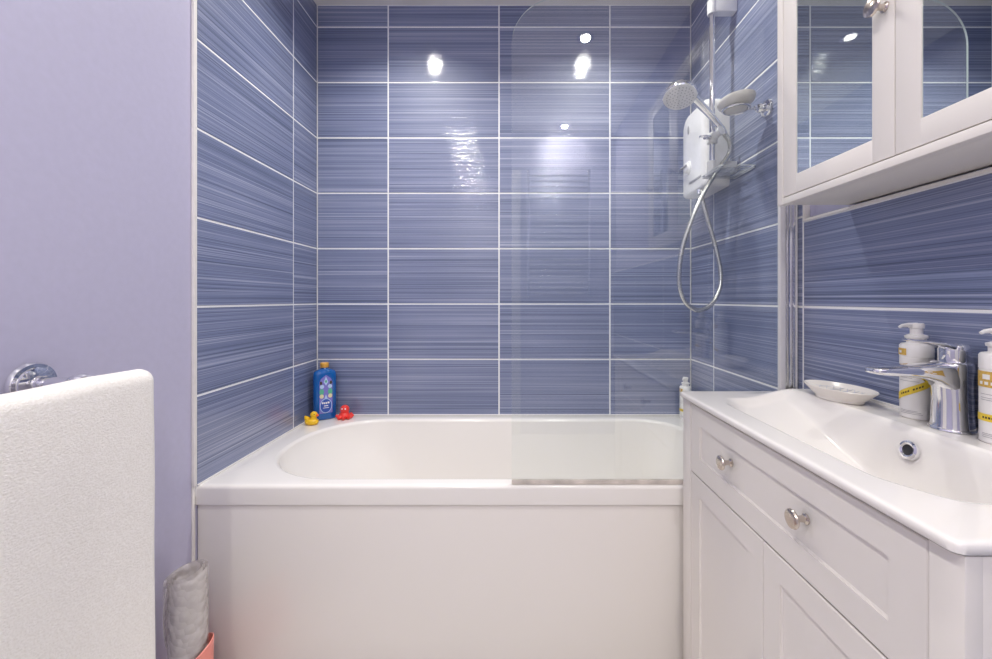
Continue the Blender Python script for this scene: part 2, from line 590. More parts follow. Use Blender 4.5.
# ================================================================== bath
bath = thing('bathtub', 'white acrylic bathtub with flat side panel across the tiled end of the room', 'bathtub', (-0.04, 1.49, 0))
def rel(o, root):
    o.location = o.location - root.location
    return o
X0, X1, Y0, Y1 = XLP + 0.001, XR - 0.0005, 1.142, YB - 0.0005
rings = []
s = 0.003
rings.append(rrect(X0 + 0.012, X1 - .002, Y0 + 0.012, Y1, 0.500, s))
rings.append(rrect(X0 + 0.001, X1, Y0 + 0.001, Y1, 0.500, s))
rings.append(rrect(X0, X1, Y0, Y1, 0.503, s))
rings.append(rrect(X0, X1, Y0, Y1, 0.545, s))
for a in range(0, 91, 18):
    q = 0.010 * (1 - sin(R(a))) ; p = 0.010 * (1 - cos(R(a)))
    rings.append(rrect(X0 + p * .3, X1 - p * .3, Y0 + p, Y1 - p * .3, RIM - q, s + p))
ix0, ix1, iy0, iy1 = -0.800, 0.690, 1.196, 1.772
rr = (0.26, 0.16, 0.16, 0.27)
for t in (0.3, 0.6, 0.9, 0.97, 1.0):
    pass
rings.append(rrect(ix0 - .014, ix1 + .014, iy0 - .014, iy1 + .014, RIM, tuple(v + .014 for v in rr)))
for a in range(0, 91, 15):
    q = 0.014 * (1 - cos(R(a))); p = 0.014 * sin(R(a))
    rings.append(rrect(ix0 - .014 + p, ix1 + .014 - p, iy0 - .014 + p, iy1 + .014 - p, RIM - q, tuple(v + .014 - p for v in rr)))
prof = [(0.05, 0.02, 0.006), (0.12, 0.07, 0.018), (0.20, 0.13, 0.03), (0.28, 0.19, 0.042), (0.34, 0.24, 0.055), (0.375, 0.27, 0.075), (0.395, 0.31, 0.105), (0.402, 0.36, 0.15)]
for d, sl, sy in prof:
    rings.append(rrect(ix0 + sl, ix1 - sl * .35, iy0 + sy, iy1 - sy, RIM - d, tuple(max(0.06, v - sl * .35) * (0.93 if sy < .1 else .6) for v in rr)))
b = MB().mat(M['acrylic'])
b.loft(rings, cap1=True)
rel(b.build('bath_shell', bath, sharp=50), bath)
b = MB().mat(M['panel'])
b.box(X0 + 0.001, X1 - 0.001, 1.151, 1.163, 0.0, 0.4995, 0.002)
rel(b.build('side_panel', bath), bath)
b = MB().mat(M['chrome'])
b.lathe([(0, 0.004), (0.03, 0.004), (0.034, 0)], Matrix.Translation((0.42, 1.484, 0.1535)), 24)
rel(b.build('waste', bath), bath)

# ================================================================== shower screen
scr = thing('shower_screen', 'clear glass bath screen with a rounded top corner standing on the bath rim', 'shower screen', (0.38, 1.153, RIM))
gx0, gx1, gz0, gz1, gr = -0.004, 0.762, RIM + 0.012, 1.938, 0.135
outl = [(gx1, gz0), (gx1, gz1)]
for k in range(0, 25):
    a = pi / 2 + (pi / 2) * k / 24
    outl.append((gx0 + gr + gr * cos(a), gz1 - gr + gr * sin(a)))
outl.append((gx0, gz0))
def slab(mb, outline, y0, y1, mface, medge):
    t = mb.bm
    A = [t.verts.new((x, y0, z)) for x, z in outline]
    B = [t.verts.new((x, y1, z)) for x, z in outline]
    mb.mat(mface)
    f = t.faces.new(A); f.material_index = mb.mi
    f = t.faces.new(B[::-1]); f.material_index = mb.mi
    mb.mat(medge)
    n = len(A)
    for k in range(n):
        f = t.faces.new((A[k], B[k], B[(k + 1) % n], A[(k + 1) % n])); f.material_index = mb.mi
b = MB(); slab(b, outl, 1.150, 1.155, M['glass'], M['glass_edge'])
rel(b.build('glass_pane', scr), scr)
b = MB().mat(M['seal']); b.box(gx0, gx1, 1.148, 1.157, RIM + 0.001, RIM + 0.013, 0.001)
rel(b.build('bottom_seal', scr), scr)
b = MB().mat(M['white_seal']); b.box(0.7565, 0.773, 1.146, 1.159, RIM + 0.001, gz1 + .005, 0.003)
rel(b.build('hinge_strip', scr), scr)
b = MB().mat(M['satin_chrome']); b.box(0.773, 0.7785, 1.149, 1.158, RIM + 0.001, gz1, 0.001)
b.mat(M['chrome']); b.box(0.7785, 0.785, 1.1445, 1.161, RIM + 0.001, gz1, 0.002)
b.box(0.785, 0.790, 1.149, 1.158, RIM + 0.001, gz1, 0.001)
b.box(0.790, 0.799, 1.143, 1.162, RIM + 0.001, gz1, 0.002)
b.mat(M['white_seal']); b.box(0.799, 0.8025, 1.1425, 1.1625, RIM + 0.001, gz1, 0.001)
b.mat(M['satin_chrome']); b.box(0.8025, XR, 1.145, 1.161, RIM + 0.001, gz1, 0.001)
rel(b.build('wall_profile', scr), scr)

# ================================================================== vanity basin
bas = thing('countertop_basin', 'white ceramic basin top with sloping bowl resting on the white vanity cabinet', 'basin', (0.64, 0.774, 0.812))
VX0, VX1, VY0, VY1 = 0.462, XR - 0.0006, 0.421, 1.128
ZT = 0.826
def basin_z(x, y):
    led = 0.026 * sstep(0.60, 0.72, x) * (1 - sstep(1.03, 1.115, y))
    z = ZT + led
    far = sstep(1.05, 0.70, y) if False else None
    # long slope from the far end, short one at the near end
    t = (1.040 - y) / (1.040 - 0.74)
    pf = max(0.0, min(1.0, t))
    pf = pf * (1 - 0.25 * (1 - pf))
    pf = pf if t < 1 else 1
    e = sstep(1.048, 1.020, y)
    pn = sstep(0.500, 0.575, y)
    dy = (0.014 * e + 0.108 * pf) * pn
    bx = 1 - sstep(0.682, 0.716, x)
    # rounded plan corners at the front rim
    fx = 0.517
    cut = 0.06 * (1 - sstep(0.50, 0.60, y)) + 0.035 * sstep(0.98, 1.04, y)
    fr = sstep(fx + cut * .6, fx + 0.05 + cut, x)
    z -= dy * bx * fr
    # rounded outer edge
    d = min(x - VX0, y - VY0, VY1 - y)
    er = 0.006
    if d < er:
        z -= er - math.sqrt(max(0, er * er - (er - d) ** 2))
    return z
b = MB().mat(M['ceramic'])
def grid_lines(a, b_, n, fine):
    L = [a + (b_ - a) * i / n for i in range(n + 1)]
    for e in fine:
        L.append(a + e); 
    return sorted(set(L))
xs = grid_lines(VX0, VX1, 90, (0.0006, 0.0015, 0.003))
ys = sorted(set([VY0 + (VY1 - VY0) * i / 170 for i in range(171)] + [VY0 + .0006, VY0 + .0015, VY0 + .003, VY1 - .0006, VY1 - .0015, VY1 - .003]))
bm = b.bm
CR = 0.012
def corner(x, y):
    # round the two front plan corners
    cx, cy = VX0 + CR, None
    if x < cx and y < VY0 + CR: cy = VY0 + CR
    if x < cx and y > VY1 - CR: cy = VY1 - CR
    if cy is None: return x, y
    dx, dy = (x - cx) / CR, (y - cy) / CR
    m = max(abs(dx), abs(dy)); l = math.hypot(dx, dy)
    if l < 1e-9: return x, y
    return cx + dx / l * m * CR, cy + dy / l * m * CR
vg = [[bm.verts.new((*corner(x, y), basin_z(x, y))) for y in ys] for x in xs]
for i in range(len(xs) - 1):
    for j in range(len(ys) - 1):
        f = bm.faces.new((vg[i][j], vg[i + 1][j], vg[i + 1][j + 1], vg[i][j + 1])); f.smooth = True
ux = xs[4:-4:2] if len(xs) > 20 else xs
ux, uy = [VX0 + .002] + xs[4:-4:2] + [VX1], [VY0 + .002] + ys[4:-4:2] + [VY1 - .002]
def under(x, y):
    return min(0.8120, basin_z(x, y) - 0.010)
ug = [[bm.verts.new((*corner(x, y), under(x, y))) for y in uy] for x in ux]
for i in range(len(ux) - 1):
    for j in range(len(uy) - 1):
        f = bm.faces.new((ug[i][j], ug[i][j + 1], ug[i + 1][j + 1], ug[i + 1][j])); f.smooth = True
def border(g, a, c):
    return [g[i][0] for i in range(a)] + [g[-1][j] for j in range(1, c)] + [g[i][-1] for i in range(a - 2, -1, -1)] + [g[0][j] for j in range(c - 2, 0, -1)]
edge = border(vg, len(xs), len(ys))
low = [bm.verts.new((v.co.x, v.co.y, 0.8138)) for v in edge]
low2 = [bm.verts.new((v.co.x + (0.003 if v.co.x < 0.6 else 0), v.co.y + (0.003 if v.co.y < 0.5 else (-0.003 if v.co.y > 1.1 else 0)), 0.8119)) for v in edge]
n = len(edge)
for k in range(n):
    for A, B in ((edge, low), (low, low2)):
        f = bm.faces.new((A[k], A[(k + 1) % n], B[(k + 1) % n], B[k])); f.smooth = True
bmesh.ops.recalc_face_normals(bm, faces=bm.faces[:])
rel(b.build('basin_slab', bas, sharp=60), bas)
b = MB().mat(M['chrome'])
OV = axis_M((0.7005, 0.716, 0.8135), (-1, 0, 0.28))
b.lathe([(0.0095, -0.004), (0.0095, 0.0035), (0.0125, 0.005), (0.0165, 0.0035), (0.017, -0.002)], OV, 28, cap0=False, cap1=False)
b.mat(M['dark']); b.lathe([(0, 0.0), (0.0097, 0.0)], OV, 24, cap1=False)
rel(b.build('overflow_ring', bas), bas)
b = MB().mat(M['chrome']); b.lathe([(0.03, 0), (0.028, 0.006), (0, 0.008)], Matrix.Translation((0.61, 0.66, basin_z(.61, .66) - .001)), 28)
rel(b.build('drain', bas), bas)
b = MB().mat(M['white_seal']); b.box(XR - 0.006, XR - .0007, VY0, 1.06, ZT + 0.0255, ZT + 0.0315, 0.0015)
rel(b.build('sealant_bead', bas), bas)

# ================================================================== vanity cabinet
van = thing('vanity_cabinet', 'white shaker style vanity cabinet beneath the basin with drawer above two doors', 'cabinet', (0.64, 0.775, 0))
FX = 0.4725
b = MB().mat(M['cabinet'])
b.box(FX + 0.019, XR - 0.001, 0.4235, 0.443, 0.0, 0.8112, 0.001)
b.box(FX + 0.019, XR - 0.001, 1.106, 1.124, 0.0, 0.8112, 0.001)
b.box(XR - 0.012, XR - 0.001, 0.443, 1.106, 0.0, 0.8112)
b.box(FX + 0.019, XR - 0.012, 0.443, 1.106, 0.055, 0.073)
b.box(FX, FX + 0.020, 1.079, 1.125, 0.0, 0.8112, 0.0012)
b.box(FX, FX + 0.0195, 0.4235, 0.4605, 0.0, 0.8112, 0.0012)
b.box(FX + .003, FX + 0.020, 0.4605, 1.079, 0.806, 0.8112, 0.0005)
b.box(FX + .002, FX + 0.020, 0.4605, 1.079, 0.0, 0.07, 0.0005)
b.mat(M['gap']).box(FX + 0.016, FX + 0.0195, 0.4606, 1.0789, 0.0705, 0.8058)
rel(b.build('carcass', van), van)
def shaker(mb, y0, y1, z0, z1, sw, x0=FX + 0.001, th=0.017, rec=0.005):
    """frame and recessed panel facing -x"""
    o = [(y0, z0), (y1, z0), (y1, z1), (y0, z1)]
    i_ = [(y0 + sw, z0 + sw), (y1 - sw, z0 + sw), (y1 - sw, z1 - sw), (y0 + sw, z1 - sw)]
    c = 0.0015
    bm = mb.bm
    def ring(pts, x, g=0):
        cy, cz = (y0 + y1) / 2, (z0 + z1) / 2
        return [bm.verts.new((x, p[0] + math.copysign(g, cy - p[0]), p[1] + math.copysign(g, cz - p[1]))) for p in pts]
    R0 = ring(o, x0 + th); R1 = ring(o, x0 + c); R2 = ring(o, x0, c); R3 = ring(i_, x0, -c * .3)
    R4 = ring(i_, x0 + rec * .55, 0.0005); R5 = ring(i_, x0 + rec, 0.0030)
    seq = [R0, R1, R2, R3, R4, R5]
    for A, B in zip(seq[:-1], seq[1:]):
        for k in range(4):
            f = bm.faces.new((A[k], A[(k + 1) % 4], B[(k + 1) % 4], B[k])); f.material_index = mb.mi
    f = bm.faces.new(R5); f.material_index = mb.mi
    f = bm.faces.new(R0[::-1]); f.material_index = mb.mi
    bmesh.ops.recalc_face_normals(bm, faces=bm.faces[:])
def knob_mesh(mb, origin, direction, s=1.0):
    mb.mat(M['nickel'])
    mb.lathe([(0.0085 * s, 0), (0.0085 * s, 0.002), (0.0055 * s, 0.0045), (0.0048 * s, 0.011), (0.0062 * s, 0.016), (0.0115 * s, 0.0195), (0.0152 * s, 0.0215), (0.0158 * s, 0.0235), (0.0145 * s, 0.0262), (0.009 * s, 0.0282), (0, 0.0288)], axis_M(origin, direction), 28)
b = MB().mat(M['cabinet']); shaker(b, 0.4625, 1.077, 0.626, 0.8045, 0.048)
dw = rel(b.build('drawer', van, sharp=20), van)
for y in (0.887, 0.660):
    k = MB(); knob_mesh(k, (FX + 0.0055, y, 0.7225), (-1, 0, 0)); k.build('knob', dw)
for (y0, y1) in ((0.7685, 1.077), (0.4625, 0.7665)):
    b = MB().mat(M['cabinet']); shaker(b, y0, y1, 0.073, 0.6225, 0.047)
    d = rel(b.build('door', van, sharp=20), van)
    ky = y0 + 0.025 if y0 > .7 else y1 - 0.025
    k = MB(); knob_mesh(k, (FX + 0.001, ky, 0.35), (-1, 0, 0)); k.build('knob', d)

# ================================================================== mirror cabinet
mc = thing('mirror_cabinet', 'white wall cabinet with two mirrored doors hung above the basin', 'cabinet', (0.72, 0.68, 1.308))
MX = 0.642
CZ0, CZ1, CY0, CY1 = 1.3085, 1.975, 0.385, 0.983
b = MB().mat(M['cabinet'])
b.box(MX + 0.019, XRP, CY0 + .003, CY1 - .003, CZ0, CZ1, 0.0015)
b.box(MX - 0.0005, MX + 0.019, CY1 - 0.019, CY1, CZ0 - .003, CZ1, 0.0012)
b.box(MX - 0.0005, MX + 0.019, CY0, CY0 + 0.019, CZ0 - .003, CZ1, 0.0012)
b.box(MX, MX + 0.019, CY0 + .019, CY1 - .019, CZ0 - .003, CZ0 + 0.0125, 0.0012)
b.box(MX, MX + 0.019, CY0 + .019, CY1 - .019, CZ1 - 0.02, CZ1, 0.0012)
b.mat(M['gap']).box(MX + 0.016, MX + 0.0193, CY0 + .0192, CY1 - .0192, CZ0 + 0.0127, CZ1 - 0.0202)
rel(b.build('carcass', mc), mc)
DZ0, DZ1 = CZ0 + 0.0145, CZ1 - 0.0215
for (y0, y1, ky) in ((0.6825, 0.9625, 0.700), (0.405, 0.6805, 0.43)):
    sw = 0.0425
    b = MB().mat(M['cabinet'])
    x0 = MX + 0.0005
    for (a, c, e, f) in ((y0, y0 + sw, DZ0, DZ1), (y1 - sw, y1, DZ0, DZ1)):
        b.box(x0, x0 + 0.017, a, c, e, f, 0.001)
    b.box(x0, x0 + 0.017, y0 + sw - .001, y1 - sw + .001, DZ0, DZ0 + sw, 0.001)
    b.box(x0, x0 + 0.017, y0 + sw - .001, y1 - sw + .001, DZ1 - sw, DZ1, 0.001)
    d = rel(b.build('door', mc), mc)
    g = MB().mat(M['mirror']); g.box(x0 + 0.002, x0 + 0.006, y0 + sw - .002, y1 - sw + .002, DZ0 + sw - .002, DZ1 - sw + .002)
    g.build('mirror', d)
    k = MB(); knob_mesh(k, (x0 + 0.0005, ky, 1.585), (-1, 0, 0)); k.build('knob', d)

# ================================================================== basin tap
LZ = ZT + 0.0262       # ledge height
tp = thing('basin_mixer_tap', 'chrome single lever mixer tap on the back ledge of the basin', 'tap', (0.771, 0.711, LZ))
def ell(cx, cy, rx, ry, z, n=32, p=2.0):
    return [Vector((cx + rx * math.copysign(abs(cos(2 * pi * k / n)) ** (2 / p), cos(2 * pi * k / n)), cy + ry * math.copysign(abs(sin(2 * pi * k / n)) ** (2 / p), sin(2 * pi * k / n)), z)) for k in range(n)]
b = MB().mat(M['chrome'])
b.lathe([(0.031, 0), (0.031, 0.003), (0.029, 0.005)], Matrix.Translation((0, 0, 0.0003)), 36, cap1=True)
b.loft([ell(0, 0, 0.0285, 0.0285, 0.005), ell(0, 0, 0.0275, 0.0275, 0.012), ell(0, 0, 0.0265, 0.026, 0.05), ell(-0.001, 0, 0.027, 0.026, 0.08), ell(-0.002, 0, 0.029, 0.0265, 0.10), ell(-0.001, 0, 0.030, 0.0265, 0.112), ell(0, 0, 0.030, 0.026, 0.1165), ell(0, 0, 0.027, 0.024, 0.119)], cap0=True, cap1=True)
b.build('body', tp, sharp=45)
# spout: flat tongue
b = MB().mat(M['chrome'])
rg = []
for t, hw, zt, zb in ((-0.145, 0.003, 0.1045, 0.101), (-0.143, 0.0125, 0.107, 0.099), (-0.136, 0.0165, 0.1095, 0.097), (-0.12, 0.0185, 0.1115, 0.0955), (-0.09, 0.0195, 0.1135, 0.0935), (-0.06, 0.0205, 0.1155, 0.090), (-0.04, 0.022, 0.1168, 0.084), (-0.022, 0.0235, 0.1178, 0.072), (-0.008, 0.0245, 0.1183, 0.060)):
    ring = []
    n = 20
    zc, hz = (zt + zb) / 2, (zt - zb) / 2
    for k in range(n):
        a = 2 * pi * k / n
        ring.append(Vector((t, hw * math.copysign(abs(cos(a)) ** 0.55, cos(a)), zc + hz * math.copysign(abs(sin(a)) ** 0.55, sin(a)))))
    rg.append(ring)
b.loft(rg, cap0=True, cap1=True)
b.build('spout', tp, sharp=50)
b = MB().mat(M['chrome'])
b.loft([ell(0.004, 0, 0.020, 0.020, 0.1185), ell(0.004, 0, 0.021, 0.021, 0.121), ell(0.004, 0, 0.021, 0.021, 0.138), ell(0.003, 0, 0.020, 0.0205, 0.146), ell(0.002, 0, 0.016, 0.017, 0.1505), ell(0.002, 0, 0.008, 0.009, 0.152)], cap0=True, cap1=True)
rg = []
for x, z, hw, hz in ((0.012, 0.143, 0.014, 0.007), (-0.01, 0.1455, 0.0165, 0.0065), (-0.03, 0.150, 0.014, 0.0045), (-0.055, 0.154, 0.011, 0.003), (-0.078, 0.157, 0.009, 0.0022), (-0.084, 0.158, 0.006, 0.0015)):
    rg.append([Vector((x, hw * math.copysign(abs(cos(2 * pi * k / 16)) ** .6, cos(2 * pi * k / 16)), z + hz * math.copysign(abs(sin(2 * pi * k / 16)) ** .6, sin(2 * pi * k / 16)))) for k in range(16)])
b.loft(rg, cap0=True, cap1=True)
b.build('lever', tp, sharp=50)

# ================================================================== pump bottles
def arc_patch(mb, r, a0, a1, z0, z1, slant=0.0, n=12, ends=None):
    """curved label; slant = rise over the width"""
    bm = mb.bm
    A, B = [], []
    for k in range(n + 1):
        t = k / n
        a = a0 + (a1 - a0) * t
        A.append(bm.verts.new((r * cos(a), r * sin(a), z0 + slant * t)))
        B.append(bm.verts.new((r * cos(a), r * sin(a), z1 + slant * t)))
    for k in range(n):
        f = bm.faces.new((A[k], A[k + 1], B[k + 1], B[k])); f.material_index = mb.mi; f.smooth = True
def lines_in(b, r, fr, gold_big):
    b.mat(M['print'])
    for z, a0, a1 in ((0.010, -0.8, 0.6), (0.013, -0.8, 0.5), (0.0155, -0.8, 0.3), (0.074, -0.9, 0.4), (0.080, -0.9, 0.0), (0.086, -0.9, 0.2) if not gold_big else (0.0705, -0.9, 0.5)):
        arc_patch(b, r + 0.0005, fr + a0, fr + a1, z, z + 0.0009, 0, 8)
def pump_bottle(loc, rz, label, nozzle, slant, gold_big, group):
    t = thing('pump_bottle', label, 'bottle', loc, None, rz)
    t.scale = (1, 1, 0.965)
    r = 0.0242
    b = MB().mat(M['bottle_white'])
    b.lathe([(0, 0.001), (r - 0.002, 0.0), (r, 0.002), (r, 0.120), (r - 0.0004, 0.1205), (r - 0.0004, 0.1215), (r + 0.0004, 0.122), (r + 0.0004, 0.144), (r - 0.002, 0.1475), (0.016, 0.149)], None, 40)
    lines_in(b, r, pi + 0.55, gold_big)
    b.build('body', t)
    b = MB().mat(M['bottle_white'])
    b.lathe([(0.0135, 0.148), (0.0145, 0.149), (0.0145, 0.158), (0.017, 0.159), (0.0175, 0.1635), (0.013, 0.1655), (0.0095, 0.167), (0.0095, 0.178), (0.0115, 0.179), (0.012, 0.186), (0.0105, 0.1885), (0, 0.189)], None, 28)
    nz = [Vector((0.0, 0, 0.1845)) + Vector((cos(nozzle - rz), sin(nozzle - rz), 0)) * d + Vector((0, 0, dz)) for d, dz in ((0.0, 0), (0.015, 0.0005), (0.028, -0.001), (0.033, -0.0035))]
    b.tube(nz, [0.0055, 0.0045, 0.0032, 0.0026], 10)
    b.build('pump', t)
    fr = pi + 0.55          # label centre faces the room
    w = 0.9
    b = MB().mat(M['yellow']); arc_patch(b, r + 0.0006, fr - 1.35, fr + 1.05, 0.036 if not slant else 0.030, 0.048 if not slant else 0.045, slant)
    b.mat(M['ink'])
    for k in range(9):
        if k == 4: continue
        a = fr - 0.75 + k * 0.16
        zz = (0.042 if not slant else 0.0375) + slant * ((a - fr + 1.35) / 2.4)
        arc_patch(b, r + 0.0009, a, a + 0.10, zz - 0.0017, zz + 0.0017, slant * .04, 2)
    b.build('band', t)
    b = MB().mat(M['gold'])
    if gold_big:
        arc_patch(b, r + 0.0006, fr - 1.3, fr + 0.9, 0.092, 0.118)
        b.mat(M['bottle_white'])
        arc_patch(b, r + 0.0009, fr - 0.75, fr - 0.35, 0.105, 0.113, 0, 4)
        for k in range(3): arc_patch(b, r + 0.0009, fr - 0.95 + k * .32, fr - 0.75 + k * .32, 0.096, 0.101, 0, 3)
    else:
        arc_patch(b, r + 0.0010, fr - 1.25, fr - 0.35, 0.125, 0.1385)
        b.mat(M['bottle_white']); arc_patch(b, r + 0.0013, fr - 0.95, fr - 0.7, 0.129, 0.134, 0, 3)
    b.build('gold_label', t)['label'] = 'ochre yellow label'
    return t
pump_bottle((0.780, 0.783, LZ), 0, 'white pump bottle with slanted yellow band standing behind the chrome tap', pi, 0.036, False, None)
pump_bottle((0.7745, 0.642, LZ), 0, 'white pump bottle with ochre label cut off by the right edge, beside the tap', pi, 0.0, True, None)
pump_bottle((0.760, 1.785, RIM + 0.0003), 0.5, 'white pump bottle on the far bath rim partly hidden behind the basin corner', pi + .8, 0.0, False, None)

# ================================================================== soap dishes
def soap_dish(loc, rz, label, lx, ly, h):
    b = MB().mat(M['stone'])
    n = 48
    def E(k, z): return [Vector((lx * k * cos(2 * pi * i / n), ly * k * sin(2 * pi * i / n), z)) for i in range(n)]
    b.loft([E(.55, 0), E(.64, 0.0005), E(.66, 0.003), E(.66, 0.006), E(.74, h * .35), E(.92, h * .8), E(.99, h * .97), E(1.0, h), E(.985, h + .0015), E(.95, h), E(.86, h * .82), E(.66, h * .52), E(.5, h * .45), E(.2, h * .43)], cap0=True, cap1=True)
    # raised lattice inside
    b.mat(M['lattice'])
    for k in range(-6, 7):
        for s_ in (-1, 1):
            pts = []
            for q in range(-8, 9):
                u = k * lx * 0.21 + s_ * q * ly * 0.09
                v = q * ly * 0.112
                rr_ = math.hypot(u / lx, v / ly)
                if rr_ < 0.9:
                    zz = h * (0.43 + max(0, (rr_ - .45)) ** 1.3 * 1.0)
                    pts.append((u, v, zz + 0.0008))
            if len(pts) > 2: b.tube(pts, 0.0008, 5)
    o = b.build('soap_dish', None, sharp=60)
    o.location = loc; o.rotation_euler = (0, 0, rz)
    return tag(o, label, 'soap dish')
soap_dish((0.742, 0.922, LZ + 0.0003), R(98), 'off-white oval soap dish with lattice pattern on the back ledge of the basin', 0.080, 0.049, 0.028)

# wall holder with second dish
hd = thing('soap_dish_holder', 'chrome wall bracket with ring on round rosette beside the shower rail', 'holder', (XR, 1.285, 1.687))
b = MB().mat(M['chrome']); b.lathe([(0.027, 0), (0.027, 0.004), (0.024, 0.009), (0.014, 0.012), (0.012, 0.02), (0.015, 0.026), (0.012, 0.033), (0.006, 0.036), (0.006, 0.043)], axis_M((0, 0, 0), (-1, 0, 0)), 32); b.build('rosette', hd)
b = MB().mat(M['chrome']); b.tube([(-0.035, 0, 0), (-0.060, 0.002, -0.001)], 0.0045)
cx, cy, cz = -0.097, 0.008, 0.0
b.tube([(cx + 0.038 * cos(2 * pi * k / 32), cy + 0.038 * sin(2 * pi * k / 32), cz) for k in range(32)], 0.0038, 10, closed=True)
b.build('ring', hd)
dish = MB().mat(M['stone'])
n = 40
def E2(r_, z): return [Vector((r_ * 0.86 * cos(2 * pi * i / n), r_ * 1.15 * sin(2 * pi * i / n), z)) for i in range(n)]
def E3(r_, z): return [Vector((r_ * cos(2 * pi * i / n), r_ * sin(2 * pi * i / n), z)) for i in range(n)]
dish.loft([E3(.028, 0), E3(.031, .001), E3(.033, .006), E3(.035, .009), E2(.048, .014), E2(.056, .021), E2(.059, .029), E2(.0585, .033), E2(.055, .0335), E2(.051, .027), E2(.038, .016), E2(.02, .013)], cap0=True, cap1=True)
o = dish.build('soap_dish', None, sharp=60); o.location = (XR + cx, 1.285 + cy, 1.6845)
tag(o, 'round white soap dish held up in the chrome ring on the shower wall', 'soap dish')

# ================================================================== shower rail, hand shower, heater box
rail = thing('shower_rail', 'chrome riser rail with white end brackets on the right tiled wall', 'shower rail', (XR, 1.49, 1.56))
RX, RY = -0.084, -0.015
b = MB().mat(M['chrome']); b.tube([(RX, RY, -0.03), (RX, RY, 0.635)], 0.0095, 20); b.build('pole', rail)
for z in (-0.022, 0.560):
    b = MB().mat(M['plastic'])
    b.box(RX + 0.006, -0.0005, RY - 0.016, RY + 0.016, z, z + 0.042, 0.004)
    b.lathe([(0.0155, z - 0.003), (0.0165, z), (0.0165, z + 0.042), (0.0155, z + 0.045)], Matrix.Translation((RX, RY, 0)), 24)
    b.build('bracket', rail)
b = MB().mat(M['plastic'])
zs = 0.105
b.lathe([(0.015, zs - .019), (0.018, zs - .015), (0.018, zs + .015), (0.015, zs + .019)], Matrix.Translation((RX, RY, 0)), 24)
b.tube([(RX, RY - .005, zs), (RX + 0.004, RY - 0.03, zs + 0.008), (RX + 0.010, RY - 0.048, zs + .012)], [0.014, 0.013, 0.016], 16)
b.build('slider', rail)
b = MB().mat(M['chrome']); b.tube([(RX - .012, RY - .012, zs), (RX - 0.030, RY - 0.022, zs - 0.004), (RX - .038, RY - .026, zs - .004)], [0.006, 0.0085, 0.0085], 14)
b.box(RX - .058, RX - .018, RY - .034, RY - .022, zs - .006, zs + .000, 0.002)
b.build('clamp_lever', rail)

# soap tray below the rail
tr = thing('soap_tray', 'clear plastic corner tray below the shower rail bracket', 'tray', (0.74, 1.43, 1.520))
b = MB()
b.mat(M['clear'])
b.box(-0.050, 0.066, -0.080, 0.045, 0, 0.003)
b.mat(M['clear_edge'])
b.tube([(-.050, -.080, .008), (.066, -.080, .008), (.066, .045, .008), (-.050, .045, .008)], 0.0022, 8, closed=True)
b.tube([(-.050, -.080, .001), (.066, -.080, .001), (.066, .045, .001), (-.050, .045, .001)], 0.0016, 8, closed=True)
b.build('tray', tr)
b = MB().mat(M['clear_edge'])
for k in range(5):
    b.box(-.04 + k * .022, -.035 + k * .022, -.06, .035, .003, .0045)
b.build('ridges', tr)

hs = thing('hand_shower', 'chrome and white hand shower with hose clipped in the rail slider', 'shower head', (0.745, 1.448, 1.675))
def hp(x, y, z): return Vector((x, y, z)) - hs.location
H0 = hp(0.587, 1.425, 1.799)         # head centre
hdir = Vector((-0.12, -0.34, -0.93)).normalized()
HM = axis_M(H0, hdir) @ Matrix.Scale(1.14, 4)
b = MB().mat(M['chrome'])
b.lathe([(0, -0.034), (0.018, -0.033), (0.034, -0.026), (0.045, -0.014), (0.050, 0.0), (0.0505, 0.006), (0.049, 0.0085)], HM, 40, cap1=False)
b.build('head_shell', hs)
b = MB().mat(M['plastic'])
b.lathe([(0.049, 0.008), (0.0475, 0.0105), (0.030, 0.0125), (0, 0.0130)], HM, 40)
b.mat(M['grey_plastic'])
for ring_r, cnt in ((0.010, 6), (0.020, 12), (0.029, 18), (0.038, 24)):
    for k in range(cnt):
        a = 2 * pi * k / cnt
        t = bmesh.new()
        bmesh.ops.create_uvsphere(t, u_segments=8, v_segments=5, radius=0.0016)
        b.merge(t, HM @ Matrix.Translation((ring_r * cos(a), ring_r * sin(a), 0.0125 - ring_r * ring_r * 0.6)) @ Matrix.Diagonal((1.2, 1.2, 0.8, 1)))
b.build('spray_face', hs)
b = MB().mat(M['chrome'])
hpts = catmull([hp(0.622, 1.437, 1.812), hp(0.652, 1.440, 1.787), hp(0.695, 1.442, 1.745), hp(0.735, 1.444, 1.700), hp(0.748, 1.444, 1.682)], 6)
b.tube(hpts, [0.016 - 0.006 * min(1, i / (len(hpts) - 1) * 1.6) + .001 for i in range(len(hpts))], 20)
b.build('handle', hs)
b = MB().mat(M['satin_chrome'])
b.tube([hpts[-1], hp(0.756, 1.445, 1.670)], [0.011, 0.009], 16)
b.mat(M['hose'])
FPX = 405.0
hose_pts = [(0.756, 1.445, 1.670), (0.775, 1.447, 1.640), (0.772, 1.448, 1.600), (0.735, 1.452, 1.545), (0.695, 1.458, 1.480), (0.655, 1.465, 1.390), (0.620, 1.475, 1.280), (0.608, 1.48, 1.190), (0.612, 1.485, 1.120), (0.640, 1.495, 1.065), (0.690, 1.505, 1.040), (0.742, 1.515, 1.062), (0.778, 1.525, 1.120), (0.786, 1.535, 1.190), (0.770, 1.545, 1.290), (0.742, 1.552, 1.400), (0.729, 1.556, 1.455), (0.727, 1.560, 1.500)]
hpp = catmull([hp(*p) for p in hose_pts], 22)
b.tube(hpp, [0.0080 + (0.0007 if i % 2 else 0.0) for i in range(len(hpp))], 12)
b.build('hose', hs)

